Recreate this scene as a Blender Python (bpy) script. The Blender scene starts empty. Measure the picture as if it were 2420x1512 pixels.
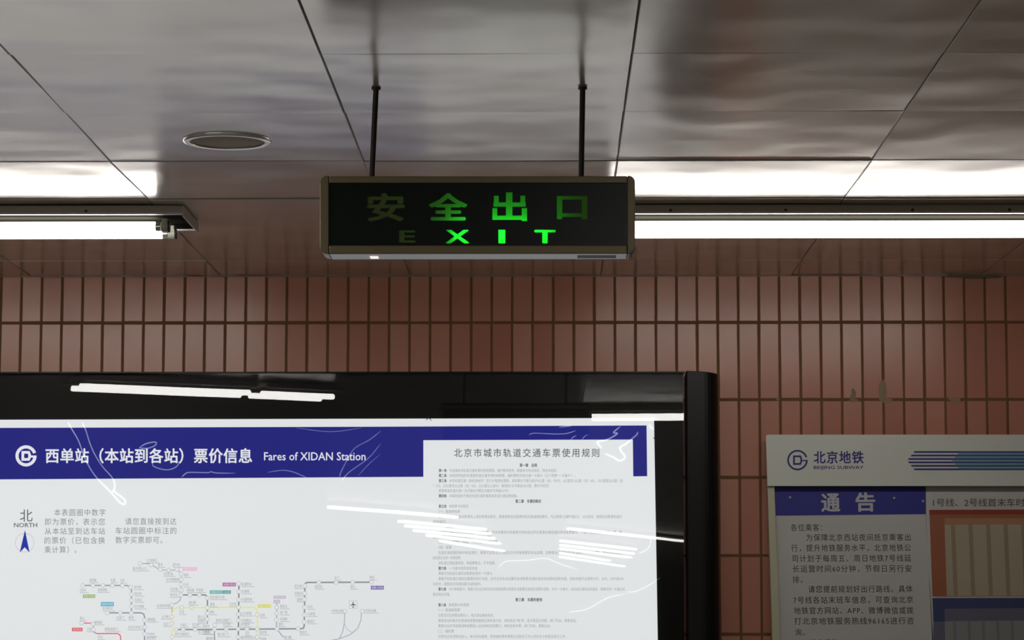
import bpy, bmesh, math, random
from mathutils import Vector, Matrix
random.seed(7)
S = bpy.context.scene
COL = S.collection

# ------------------------------------------------------------------ camera, world, exposure
F_PX, PITCH, YAW, ROLL, CAM_H = 6415.9, 0.11104, 0.01447, -0.00073, 1.6
_c, _s = math.cos(YAW), math.sin(YAW)
_r = Vector((_c, _s, 0)); _yf = Vector((-_s, _c, 0)); _z = Vector((0, 0, 1))
FWD = _yf * math.cos(PITCH) + _z * math.sin(PITCH)
_u = -_yf * math.sin(PITCH) + _z * math.cos(PITCH)
RGT = _r * math.cos(ROLL) - _u * math.sin(ROLL)
UPV = _r * math.sin(ROLL) + _u * math.cos(ROLL)
CAM = Vector((0, 0, CAM_H))
cd = bpy.data.cameras.new('camera'); cam = bpy.data.objects.new('camera', cd); COL.objects.link(cam)
cd.sensor_width = 36; cd.lens = 36 * F_PX / 2420; cd.clip_start = .05; cd.clip_end = 200
M = Matrix((RGT, UPV, -FWD)).transposed().to_4x4(); M.translation = CAM
cam.matrix_world = M
S.camera = cam
w = bpy.data.worlds.new('world'); S.world = w; w.use_nodes = True
w.node_tree.nodes['Background'].inputs[0].default_value = (0, 0, 0, 1)
S.view_settings.view_transform = 'Standard'; S.view_settings.look = 'None'
S.view_settings.gamma = 1; S.view_settings.use_curve_mapping = False
S.view_settings.exposure = 0.14
TUBE_L = 16.0          # radiance of the fluorescent tubes
POSTER_L = 0.68        # radiance of white areas of the backlit poster
S.cycles.filter_width = 2.2
S.cycles.max_bounces = 8; S.cycles.diffuse_bounces = 4; S.cycles.glossy_bounces = 4
S.cycles.transparent_max_bounces = 12
S.cycles.sample_clamp_indirect = 6

def ray(px, py):
    return (FWD * F_PX + RGT * (px - 1210) + UPV * (756 - py))
def on_y(px, py, Y):      # the point of the vertical plane y=Y seen at a pixel of the photo (used to measure sizes)
    d = ray(px, py); return CAM + d * (Y / d.y)
def on_z(px, py, Z):
    d = ray(px, py); return CAM + d * ((Z - CAM_H) / d.z)

WY = 8.491             # face of the wall tiles
CZ = CAM_H + 1.0888    # underside of the ceiling panels
FLOOR = 0.0

# ------------------------------------------------------------------ materials
def lin(c):
    return tuple(((v / 255) / 12.92 if v / 255 <= .04045 else ((v / 255 + .055) / 1.055) ** 2.4) for v in c)
def mat(name, col, rough=.5, metal=0., spec=.5, bump=None, vary=0., trans=None, coat=0.):
    m = bpy.data.materials.new(name); m.use_nodes = True
    nt = m.node_tree; N = nt.nodes; L = nt.links; b = N['Principled BSDF']
    b.inputs['Base Color'].default_value = (*col, 1); b.inputs['Roughness'].default_value = rough
    b.inputs['Metallic'].default_value = metal; b.inputs['Specular IOR Level'].default_value = spec
    b.inputs['Coat Weight'].default_value = coat; b.inputs['Coat Roughness'].default_value = .05
    tc = N.new('ShaderNodeTexCoord')
    if vary:
        n = N.new('ShaderNodeTexNoise'); n.inputs['Scale'].default_value = 9; n.inputs['Detail'].default_value = 4
        L.new(tc.outputs['Object'], n.inputs['Vector'])
        r = N.new('ShaderNodeMapRange'); r.inputs[3].default_value = 1 - vary; r.inputs[4].default_value = 1 + vary
        L.new(n.outputs[0], r.inputs[0])
        mx = N.new('ShaderNodeVectorMath'); mx.operation = 'SCALE'; mx.inputs[0].default_value = col
        L.new(r.outputs[0], mx.inputs['Scale']); L.new(mx.outputs[0], b.inputs['Base Color'])
    if bump:
        sc, st, dist = bump
        n = N.new('ShaderNodeTexNoise'); n.inputs['Scale'].default_value = sc; n.inputs['Detail'].default_value = 3
        L.new(tc.outputs['Object'], n.inputs['Vector'])
        bp = N.new('ShaderNodeBump'); bp.inputs['Strength'].default_value = st; bp.inputs['Distance'].default_value = dist
        L.new(n.outputs[0], bp.inputs['Height']); L.new(bp.outputs[0], b.inputs['Normal'])
    return m
def emit(name, col, s=1.):
    m = bpy.data.materials.new(name); m.use_nodes = True; N = m.node_tree.nodes; L = m.node_tree.links
    b = N['Principled BSDF']; b.inputs['Base Color'].default_value = (*[min(c * .22, .22) for c in col], 1); b.inputs['Roughness'].default_value = .6
    b.inputs['Specular IOR Level'].default_value = .1
    b.inputs['Emission Color'].default_value = (*col, 1); b.inputs['Emission Strength'].default_value = s
    return m
def tile_mat():
    m = mat('glazed_tile', (.30, .14, .10), .24, spec=.42, bump=(14, .12, .004))
    N = m.node_tree.nodes; L = m.node_tree.links; b = N['Principled BSDF']
    oi = N.new('ShaderNodeObjectInfo'); cr = N.new('ShaderNodeValToRGB')
    cr.color_ramp.elements[0].color = (*TILE_A, 1)
    cr.color_ramp.elements[1].color = (*TILE_B, 1)
    L.new(oi.outputs['Random'], cr.inputs[0]); L.new(cr.outputs[0], b.inputs['Base Color'])
    return m
TILE_A = (.50, .195, .125); TILE_B = (.59, .265, .18)
def ceiling_mat():
    m = mat('painted_ceiling_panel', (.80, .68, .53), .24, spec=1., metal=.22)
    N = m.node_tree.nodes; L = m.node_tree.links; b = N['Principled BSDF']
    g = N.new('ShaderNodeNewGeometry')
    oi = N.new('ShaderNodeObjectInfo')
    # slow waviness of the thin sheet metal
    sep = N.new('ShaderNodeVectorMath'); sep.operation = 'ADD'
    rs = N.new('ShaderNodeVectorMath'); rs.operation = 'SCALE'; rs.inputs[0].default_value = (13, 7, 5)
    L.new(oi.outputs['Random'], rs.inputs['Scale'])
    L.new(g.outputs['Position'], sep.inputs[0]); L.new(rs.outputs[0], sep.inputs[1])
    n = N.new('ShaderNodeTexNoise'); n.inputs['Scale'].default_value = 3.6; n.inputs['Detail'].default_value = 1.2
    L.new(sep.outputs[0], n.inputs['Vector'])
    bp = N.new('ShaderNodeBump'); bp.inputs['Strength'].default_value = 1; bp.inputs['Distance'].default_value = .006
    L.new(n.outputs[0], bp.inputs['Height']); L.new(bp.outputs[0], b.inputs['Normal'])
    n2 = N.new('ShaderNodeTexNoise'); n2.inputs['Scale'].default_value = 3; n2.inputs['Detail'].default_value = 5
    L.new(g.outputs['Position'], n2.inputs['Vector'])
    r = N.new('ShaderNodeMapRange'); r.inputs[1].default_value = .3; r.inputs[2].default_value = .7
    r.inputs[3].default_value = .17; r.inputs[4].default_value = .24
    L.new(n2.outputs[0], r.inputs[0]); L.new(r.outputs[0], b.inputs['Roughness'])
    return m
def glass_mat():
    m = bpy.data.materials.new('clear_acrylic'); m.use_nodes = True; N = m.node_tree.nodes; L = m.node_tree.links
    N.clear()
    out = N.new('ShaderNodeOutputMaterial'); mix = N.new('ShaderNodeMixShader'); t = N.new('ShaderNodeBsdfTransparent')
    gl = N.new('ShaderNodeBsdfGlossy'); gl.inputs['Roughness'].default_value = .006; gl.inputs['Color'].default_value = (1, 1, 1, 1)
    fr = N.new('ShaderNodeFresnel'); fr.inputs[0].default_value = 1.38
    tc = N.new('ShaderNodeTexCoord'); n = N.new('ShaderNodeTexNoise'); n.inputs['Scale'].default_value = 1.6; n.inputs['Detail'].default_value = 1
    bp = N.new('ShaderNodeBump'); bp.inputs['Distance'].default_value = .0002; bp.inputs['Strength'].default_value = 1
    L.new(tc.outputs['Object'], n.inputs['Vector']); L.new(n.outputs[0], bp.inputs['Height']); L.new(bp.outputs[0], gl.inputs['Normal'])
    L.new(fr.outputs[0], mix.inputs[0]); L.new(t.outputs[0], mix.inputs[1]); L.new(gl.outputs[0], mix.inputs[2]); L.new(mix.outputs[0], out.inputs[0])
    return m
def crease_glint_mat():
    m = bpy.data.materials.new('crease_glint_film'); m.use_nodes = True; N = m.node_tree.nodes; L = m.node_tree.links
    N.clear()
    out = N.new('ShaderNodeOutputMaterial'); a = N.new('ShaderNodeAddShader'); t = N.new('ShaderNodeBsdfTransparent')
    gl = N.new('ShaderNodeBsdfDiffuse'); gl.inputs['Color'].default_value = (.85, .95, .92, 1)  # pale diffuse added on top paints the glint along each crease
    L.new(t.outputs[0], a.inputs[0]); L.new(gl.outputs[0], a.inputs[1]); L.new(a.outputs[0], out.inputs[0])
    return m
def translucent_mat(name, col):
    m = bpy.data.materials.new(name); m.use_nodes = True; N = m.node_tree.nodes; L = m.node_tree.links
    N.clear()
    out = N.new('ShaderNodeOutputMaterial'); a = N.new('ShaderNodeMixShader'); a.inputs[0].default_value = .75
    d = N.new('ShaderNodeBsdfDiffuse'); d.inputs[0].default_value = (.50, .46, .22, 1)
    t = N.new('ShaderNodeBsdfTranslucent'); t.inputs[0].default_value = (*col, 1)
    L.new(d.outputs[0], a.inputs[1]); L.new(t.outputs[0], a.inputs[2]); L.new(a.outputs[0], out.inputs[0])
    return m

MT = dict(
    tile=tile_mat(), ceil=ceiling_mat(),
    grout=mat('brown_grout', lin((124, 92, 64)), .9, vary=.2, spec=.2),
    slab=mat('ceiling_grid_bar', (.42, .37, .30), .5),
    panel_edge=mat('darker_panel_edge', (.48, .42, .34), .5),  # edge tone set darker than the panel face
    trim=mat('ceiling_edge_trim', (.32, .25, .18), .4, vary=.1),
    gap_stain=mat('brown_gap_stain', (.17, .12, .08), .8, vary=.2),  # dark patches painted for shaded gaps, and one brown stain
    floor=mat('polished_stone_floor', (.42, .40, .37), .35, vary=.15),
    plaster=mat('hall_plaster', (.45, .36, .30), .6),
    white_metal=mat('white_enamel', (.62, .58, .50), .35),
    white_housing=mat('mottled_white_enamel', (.50, .45, .36), .4, vary=.12),  # warm white, slightly mottled by noise
    white_lip=mat('white_lip_enamel', (.75, .73, .68), .3), dark_under=mat('near_black_enamel', (.022, .020, .016), 1., spec=0.),  # pale lips, near-black matt underside between them
    screw=mat('rusty_screw', (.09, .06, .04), .5, metal=.5),
    black_cap=mat('black_plastic_edge', (.012, .012, .012), .4),
    holder=mat('lamp_holder_plastic', (.55, .55, .42), .4),
    tube=emit('fluorescent_tube', (1., .97, .93), TUBE_L),
    cap_metal=mat('tube_end_metal', (.75, .75, .72), .25, metal=.9),
    rod=mat('rusty_black_rod', (.022, .014, .010), .5, vary=.3),
    flange=mat('black_flange', (.02, .018, .016), .5),
    frame=mat('champagne_aluminium', (.26, .21, .12), .42, metal=.35, vary=.08),
    frame_dark=mat('dark_gap', (.01, .008, .006), .6),
    sign_face=mat('dark_green_glass', (.004, .011, .008), .3, spec=.25),
    sign_inner=mat('black_sign_inside', (.02, .02, .02), .8),
    sign_bottom=mat('pale_sign_underside', (.62, .62, .62), .35),
    sticker=mat('grey_worn_sticker', (.22, .22, .23), .6),
    green_letter=translucent_mat('green_backlit_film', (.03, .95, .14)),
    led=emit('green_lamp', (.10, 1., .18), 19),
    led_white=emit('white_indicator', (1, .97, .9), .8),
    rim=mat('white_speaker_rim', (.92, .90, .86), .3, metal=.4),
    grille=mat('beige_speaker_cloth', (.66, .58, .45), .9, bump=(400, .3, .001)),
    black=mat('black_backing', (.004, .004, .004), .5, spec=.2),
    black_alu=mat('black_powder_coat', (.006, .0055, .005), .42, spec=.3),
    glass=glass_mat(), film=crease_glint_mat(),
    board=mat('notice_board_white', (.78, .80, .72), .45),
    board_edge=mat('cream_board_edge', (.62, .60, .42), .4),
    board_inner=mat('notice_board_backing', (.30, .29, .26), .6),
    paper=mat('matt_paper', (.66, .65, .62), .55),
    ink_navy=mat('ink_navy', lin((52, 44, 135)), .5),
    ink_blue=mat('ink_mid_blue', lin((58, 84, 150)), .5),
    ink_pale=mat('ink_pale_cyan', lin((140, 178, 180)), .5),
    ink_band=mat('ink_band_blue', lin((52, 54, 150)), .45),
    ink_dark=mat('ink_grey', lin((88, 86, 74)), .6),
    ink_white=mat('ink_white', (.62, .62, .64), .5),
    t_red=mat('ink_red', lin((160, 66, 42)), .6, vary=.15),
    t_orange=mat('ink_orange', lin((172, 104, 72)), .6, vary=.12),
    t_tan=mat('ink_tan', lin((190, 140, 104)), .6, vary=.12),
    t_beige=mat('ink_beige', lin((192, 180, 155)), .6, vary=.05),
    t_beige2=mat('ink_beige_dark', lin((168, 150, 120)), .6, vary=.05),
    t_nblue=mat('ink_table_blue', lin((66, 76, 122)), .6, vary=.12),
    t_sblue=mat('ink_table_slate', lin((112, 112, 132)), .6, vary=.06),
    t_grey=mat('ink_table_grey', lin((156, 156, 156)), .6, vary=.04),
    t_grey2=mat('ink_table_grey_dark', lin((138, 138, 140)), .6, vary=.04),
    pin=mat('pale_push_pin', (.60, .64, .50), .4),
    mortar=mat('grey_mortar_smear', lin((158, 138, 108)), .95, vary=.25),
)
WHITE = emit('poster_white', (.965, .99, 1.0), POSTER_L)
def ink(name, rgb):       # a print colour of the backlit poster
    return emit('poster_ink_' + name, lin(rgb), .9)
P_BLUE = ink('blue', (36, 38, 122)); P_WHITE = ink('white_text', (224, 226, 232)); P_TEXT = ink('text', (128, 130, 134))
P_DARK = ink('dark', (84, 86, 90)); P_PALE = ink('pale', (172, 174, 178)); P_LINE = ink('line', (160, 163, 170)); P_ARROW = ink('arrow', (34, 56, 158))
P_RING = ink('ring', (178, 180, 184)); P_SMALL = ink('small', (148, 150, 154)); P_HEAD = ink('head', (96, 98, 104))

# ------------------------------------------------------------------ mesh helpers
class MB:
    def __init__(s): s.v = []; s.f = []
    def add(s, vs, fs):
        n = len(s.v); s.v += [Vector(v) for v in vs]; s.f += [tuple(i + n for i in f) for f in fs]
    def box(s, x0, x1, y0, y1, z0, z1):
        s.add([(x, y, z) for x in (x0, x1) for y in (y0, y1) for z in (z0, z1)],
              [(0, 1, 3, 2), (4, 6, 7, 5), (0, 4, 5, 1), (2, 3, 7, 6), (0, 2, 6, 4), (1, 5, 7, 3)])
    def prism(s, poly, off):      # poly: 3-D points, off: extrusion vector
        n = len(poly); p = [Vector(q) for q in poly]; o = Vector(off)
        s.add(p + [q + o for q in p], [tuple(range(n)), tuple(range(2 * n - 1, n - 1, -1))] +
              [(i, i + n, (i + 1) % n + n, (i + 1) % n) for i in range(n)])
    def cyl(s, a, b, r, n=12, r2=None, caps=True):
        a, b = Vector(a), Vector(b); d = (b - a).normalized(); r2 = r if r2 is None else r2
        u = d.orthogonal().normalized(); v = d.cross(u)
        c = [(u * math.cos(2 * math.pi * i / n) + v * math.sin(2 * math.pi * i / n)) for i in range(n)]
        s.add([a + q * r for q in c] + [b + q * r2 for q in c], [(i, (i + 1) % n, (i + 1) % n + n, i + n) for i in range(n)] +
              ([tuple(range(n - 1, -1, -1)), tuple(range(n, 2 * n))] if caps else []))
    def tube(s, pts, r, n=6):
        pts = [Vector(p) for p in pts]; rings = []
        for i, p in enumerate(pts):
            d = (pts[min(i + 1, len(pts) - 1)] - pts[max(i - 1, 0)]).normalized()
            u = d.cross(Vector((0, 1, 0))).normalized(); v = d.cross(u)
            rr = r * (.35 if i in (0, len(pts) - 1) else 1)
            rings.append([p + (u * math.cos(2 * math.pi * k / n) + v * math.sin(2 * math.pi * k / n) * .5) * rr for k in range(n)])
        vs = [q for g in rings for q in g]
        fs = [(i * n + k, i * n + (k + 1) % n, (i + 1) * n + (k + 1) % n, (i + 1) * n + k) for i in range(len(pts) - 1) for k in range(n)]
        s.add(vs, fs + [tuple(range(n)), tuple(range(len(vs) - 1, len(vs) - 1 - n, -1))])
    def quad(s, a, b, c, d): s.add([a, b, c, d], [(0, 1, 2, 3)])
BASE = {}
def link(name, mb, m, parent=None, smooth=False, bevel=0., kind=None, label=None, solid=0.):
    base = BASE.get(parent.name, Vector()) if parent else Vector()
    me = bpy.data.meshes.new(name); me.from_pydata([v - base for v in mb.v], [], mb.f)
    bm = bmesh.new(); bm.from_mesh(me); bmesh.ops.recalc_face_normals(bm, faces=bm.faces)
    if bevel:
        es = [e for e in bm.edges if len(e.link_faces) == 2 and e.calc_face_angle() > .5]
        bmesh.ops.bevel(bm, geom=es, offset=bevel, segments=2, profile=.5, affect='EDGES')
    bm.to_mesh(me); bm.free()
    if smooth:
        for p in me.polygons: p.use_smooth = True
        me.set_sharp_from_angle(angle=math.radians(50))
    me.materials.append(m)
    o = bpy.data.objects.new(name, me); COL.objects.link(o)
    if parent: o.parent = parent; BASE[o.name] = base
    if kind: o['kind'] = kind
    if label: o['label'] = label
    return o
def thing(name, label, cat, base, group=None):
    o = bpy.data.objects.new(name, None); COL.objects.link(o); o.location = base; o.empty_display_size = .1
    o['label'] = label; o['category'] = cat
    if group: o['group'] = group
    BASE[o.name] = Vector(base); return o
def struct(o): o['kind'] = 'structure'; return o

_txt = bpy.data.curves.new('_t', 'FONT'); _txt.resolution_u = 2
_to = bpy.data.objects.new('_t', _txt); COL.objects.link(_to)
def glyphs(body, bold=0., sp=1.):
    _txt.body = body; _txt.space_character = sp
    dg = bpy.context.evaluated_depsgraph_get(); dg.update()
    m = bpy.data.meshes.new_from_object(_to.evaluated_get(dg))
    vs = [v.co.copy() for v in m.vertices]; fs = [tuple(p.vertices) for p in m.polygons]
    bpy.data.meshes.remove(m)
    if bold:
        n = len(vs); V = []; Fs = []
        for k, (dx, dy) in enumerate(((-1, 0), (1, 0), (0, .8), (0, -.8), (-.7, -.6), (.7, .6), (-.7, .6), (.7, -.6))):
            V += [v + Vector((dx * bold, dy * bold, k)) for v in vs]; Fs += [tuple(q + k * n for q in f) for f in fs]
        vs, fs = V, Fs
    return vs, fs
def text_into(mb, body, x0, x1, yc, h, Y, bold=0., slope=0., shear=0., ink_fit=False, sp=1.):
    """flat print on the plane y=Y: ink from photo x0 to x1, em box of height h centred on yc"""
    vs, fs = glyphs(body, bold, sp)
    if not vs: return
    a, b = min(v.x for v in vs), max(v.x for v in vs)
    lo, hi = (min(v.y for v in vs), max(v.y for v in vs)) if ink_fit else (-.08, .86)
    k = (x1 - x0) / max(b - a, 1e-6)
    out = []
    for v in vs:
        X = x0 + (v.x - a) * k; dy = h * (.5 - (v.y - lo) / (hi - lo))
        out.append(on_y(X + dy * shear, yc + dy + (X - x0) * slope, Y - v.z * .00003))     # overprints lie on one another
    mb.add(out, fs)
def flat(mb, pts, Y):     # flat printed polygon, corners in photo pixels
    mb.add([on_y(x, y, Y) for x, y in pts], [tuple(range(len(pts)))])
def ring(mb, cx, cy, r0, r1, Y, a0=0, a1=360, n=24):
    P = []
    for i in range(n + 1):
        a = math.radians(a0 + (a1 - a0) * i / n)
        P.append((on_y(cx + r0 * math.cos(a), cy - r0 * math.sin(a), Y), on_y(cx + r1 * math.cos(a), cy - r1 * math.sin(a), Y)))
    for p, q in zip(P, P[1:]): mb.quad(p[0], p[1], q[1], q[0])
def stroke(mb, pts, wd, Y):
    for (x0, y0), (x1, y1) in zip(pts, pts[1:]):
        l = math.hypot(x1 - x0, y1 - y0) or 1; nx, ny = -(y1 - y0) / l * wd / 2, (x1 - x0) / l * wd / 2
        ex, ey = (x1 - x0) / l * wd * .3, (y1 - y0) / l * wd * .3
        mb.quad(on_y(x0 - ex + nx, y0 - ey + ny, Y), on_y(x1 + ex + nx, y1 + ey + ny, Y), on_y(x1 + ex - nx, y1 + ey - ny, Y), on_y(x0 - ex - nx, y0 - ey - ny, Y))
def pbox(mb, x0, x1, y0, y1, Ya, Yb):   # box whose front face (plane Ya) spans photo x0..x1, y0..y1
    a = on_y(x0, (y0 + y1) / 2, Ya).x; b = on_y(x1, (y0 + y1) / 2, Ya).x
    zt = on_y((x0 + x1) / 2, y0, Ya).z; zb = on_y((x0 + x1) / 2, y1, Ya).z
    mb.box(a, b, Ya, Yb, zb, zt)

# ------------------------------------------------------------------ room
XL, XR, YB = -6., 6., -40.
mb = MB(); mb.box(XL - .2, XR + .2, YB - .2, WY + .25, -.2, FLOOR); struct(link('floor', mb, MT['floor']))
mb = MB(); mb.box(XL - .2, XL, YB, WY + .2, FLOOR, CZ + .1); struct(link('wall_left', mb, MT['plaster']))
mb = MB(); mb.box(XR, XR + .2, YB, WY + .2, FLOOR, CZ + .1); struct(link('wall_right', mb, MT['plaster']))
mb = MB(); mb.box(XL, XR, YB - .2, YB, FLOOR, CZ + .1); struct(link('wall_front', mb, MT['plaster']))

# far wall of pink tiles: grout bed, one tile object per visible tile, the rest joined
PW, PH, X1, Z1 = .0646, .24359, -1.67267, CAM_H + 1.18221
mb = MB(); mb.box(XL, XR, WY + .0022, WY + .2, FLOOR, CZ + .1)
wall = struct(link('wall_back', mb, MT['grout']))
def tile_mesh(w_, h_, d=.008, c=.0012):
    v = []
    for (x, z, y) in ((0, 0, d), (w_, 0, d), (w_, h_, d), (0, h_, d), (0, 0, c), (w_, 0, c), (w_, h_, c), (0, h_, c),
                      (c, c, 0), (w_ - c, c, 0), (w_ - c, h_ - c, 0), (c, h_ - c, 0)):
        v.append((x - w_ / 2, y, z - h_ / 2))
    f = [(8, 9, 10, 11)] + [(i, (i + 1) % 4, 4 + (i + 1) % 4, 4 + i) for i in range(4)] + [(4 + i, 4 + (i + 1) % 4, 8 + (i + 1) % 4, 8 + i) for i in range(4)]
    return v, f
GX, GZ = .0072, .0088
TW = PW - GX; TH = PH - GZ
H0 = CZ - .003 - (Z1 - PH + GZ / 2)     # cut tiles of the top course
def as_mesh(name, v, f, m):
    me = bpy.data.meshes.new(name); me.from_pydata(v, [], f); bm = bmesh.new(); bm.from_mesh(me)
    bmesh.ops.recalc_face_normals(bm, faces=bm.faces)
    bm.normal_update()
    bm.faces.ensure_lookup_table()
    if bm.faces[0].normal.y > 0: bmesh.ops.reverse_faces(bm, faces=bm.faces)
    bm.to_mesh(me); bm.free(); me.materials.append(m); return me
ME_T = as_mesh('tile', *tile_mesh(TW, TH), MT['tile']); ME_T0 = as_mesh('tile_cut', *tile_mesh(TW, H0), MT['tile'])
field = MB(); n_tiles = 0
for r in range(0, 12):
    zc = (Z1 - PH * (r + .5)) if r else (CZ - .003 - H0 / 2)
    h_ = TH if r else H0
    if zc - h_ / 2 < 0: break
    for i in range(-66, 117):
        xc = X1 + PW * (i + .5)
        if xc - TW / 2 < XL or xc + TW / 2 > XR: continue
        seen = (r < 2 and -3 <= i <= 52) or (2 <= r < 6 and 33 <= i <= 52) or (r in (1, 2) and 31 <= i <= 34)
        if seen:
            o = bpy.data.objects.new('tile', ME_T if r else ME_T0); COL.objects.link(o); o.parent = wall
            o.location = (xc + random.uniform(-.0005, .0005), WY + random.uniform(-.0003, .0006), zc + random.uniform(-.0006, .0006))
            o.rotation_euler = (random.gauss(0, .004), random.uniform(-.004, .004), random.gauss(0, .004)); n_tiles += 1
        else:
            v, f = tile_mesh(TW, h_); field.add([(p[0] + xc, p[1] + WY, p[2] + zc) for p in v], f)
link('tile_field', field, MT['tile'], wall, kind='stuff')
# mortar smears over the second joint, edge trim, painted dark gaps and a brown stain at the ceiling
def blob(name, cx, cy, rx, ry, m, parent, Y, th=.0012, n=14, jag=.3):
    b = MB(); pts = []
    for i in range(n):
        a = 2 * math.pi * i / n; k = 1 + random.uniform(-jag, jag)
        pts.append(on_y(cx + rx * k * math.cos(a), cy - ry * k * math.sin(a), Y - th))
    ctr = on_y(cx, cy, Y - th * 1.6); e = [p + Vector((0, th + .002, 0)) for p in pts]
    b.add(pts + e + [ctr], [(i, (i + 1) % n, 2 * n) for i in range(n)] + [(i, (i + 1) % n, (i + 1) % n + n, i + n) for i in range(n)])
    return link(name, b, m, parent)
for a in ((2086, 925, 9, 24), (2092, 945, 18, 6), (2017, 935, 7, 15), (2016, 946, 12, 4), (2256, 945, 14, 7), (1838, 943, 5, 4)):
    blob('mortar_smear', *a, MT['mortar'], wall, WY)
mb = MB(); mb.box(XL, XR, WY - .010, WY + .01, CZ - .0022, CZ + .01); mb.box(XL, XR, WY - .0035, WY + .01, CZ - .0045, CZ)
struct(link('trim_1', mb, MT['trim'], bevel=.0006))
for a in ((462, 650, 32, 2.0), (600, 650, 46, 1.2), (1950, 649, 100, 1.4), (1330, 650, 80, 1.0), (2300, 652, 62, 4.5)):
    blob('gap_stain_patch', *a, MT['gap_stain'], wall, WY - .0105, n=20, jag=.35)

# ceiling: dark void slab, one object per visible panel, the rest joined
mb = MB(); mb.box(XL, XR, YB, WY + .2, CZ + .012, CZ + .2)
ceil = struct(link('ceiling', mb, MT['slab']))
CX0, CY0, CP = -1.04332, 5.13617, .6
def panel(w_, d_, tilt, sag, seed, n=5, gap=.0005):
    rnd = random.Random(seed); v = []; a1, a2, p1, p2 = rnd.uniform(-1, 1), rnd.uniform(-1, 1), rnd.uniform(0, 6), rnd.uniform(0, 6)
    gp = gap + .0022
    xs = [-w_ / 2 + gp + (w_ - 2 * gp) * i / n for i in range(n + 1)]
    ys = [-d_ / 2 + gp + (d_ - 2 * gp) * i / n for i in range(n + 1)]
    N = n + 1
    for y in ys:
        for x in xs:
            z = tilt * y + sag * (1 - (2 * x / w_) ** 2) * (1 - (2 * y / d_) ** 2) + .0007 * (a1 * math.sin(7 * x + p1) + a2 * math.sin(8 * y + p2))
            v.append((x, y, z))
    f = [(j * N + i, (j + 1) * N + i, (j + 1) * N + i + 1, j * N + i + 1) for j in range(n) for i in range(n)]
    per = [i for i in range(N)] + [i * N + n for i in range(1, N)] + [n * N + i for i in range(n - 1, -1, -1)] + [i * N for i in range(n - 1, 0, -1)]
    k0 = len(v); v += [v[q] for q in per]; k1 = len(v); v += [(math.copysign(min(abs(v[q][0]) + .0022, w_ / 2 - gap), v[q][0]) if abs(v[q][0]) > w_ / 2 - gp - 1e-6 else v[q][0], math.copysign(min(abs(v[q][1]) + .0022, d_ / 2 - gap), v[q][1]) if abs(v[q][1]) > d_ / 2 - gp - 1e-6 else v[q][1], v[q][2] + .0015) for q in per]
    k2 = len(v); v += [(v[k1 + q][0], v[k1 + q][1], .0115) for q in range(len(per))]; m = len(per)
    f += [(k1 + q, k1 + (q + 1) % m, k2 + (q + 1) % m, k2 + q) for q in range(m)]
    f += [(k0 + q, k0 + (q + 1) % m, k1 + (q + 1) % m, k1 + q) for q in range(m)]
    return v, f
rest = MB()
TILT = {-3: .0, -2: -.002, -1: -.002, 0: -.004, 1: -.008, 2: .013, 3: -.002, 4: .002, 5: 0}
for j in range(-76, 6):
    ya = CY0 + CP * j; yb = min(ya + CP, WY - .004); d_ = yb - ya
    if ya < YB: continue
    for i in range(-9, 12):
        xa = CX0 + CP * i
        if xa < XL or xa + CP > XR: continue
        cx, cy = xa + CP / 2, (ya + yb) / 2
        if j >= -3 and -3 <= i <= 5:
            v, f = panel(CP, d_, TILT.get(j, 0) + random.uniform(-.004, .004), random.uniform(-.002, .001), i * 31 + j)
            b = MB(); b.v = [Vector(p) for p in v]; b.f = f
            me = bpy.data.meshes.new('ceiling_panel'); me.from_pydata(v, [], f); me.materials.append(MT['ceil']); me.materials.append(MT['panel_edge'])
            for p in me.polygons: p.material_index = 0 if p.index < 25 else 1
            for p in me.polygons: p.use_smooth = p.index < 25
            o = bpy.data.objects.new('ceiling_panel', me); COL.objects.link(o); o.parent = ceil; o.location = (cx, cy, CZ - random.uniform(0, .0012))
        else:
            g = .0012
            rest.quad((xa + g, ya + g, CZ), (xa + g, yb - g, CZ), (xa + CP - g, yb - g, CZ), (xa + CP - g, ya + g, CZ))
link('ceiling_panel_field', rest, MT['ceil'], ceil, kind='stuff')

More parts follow.
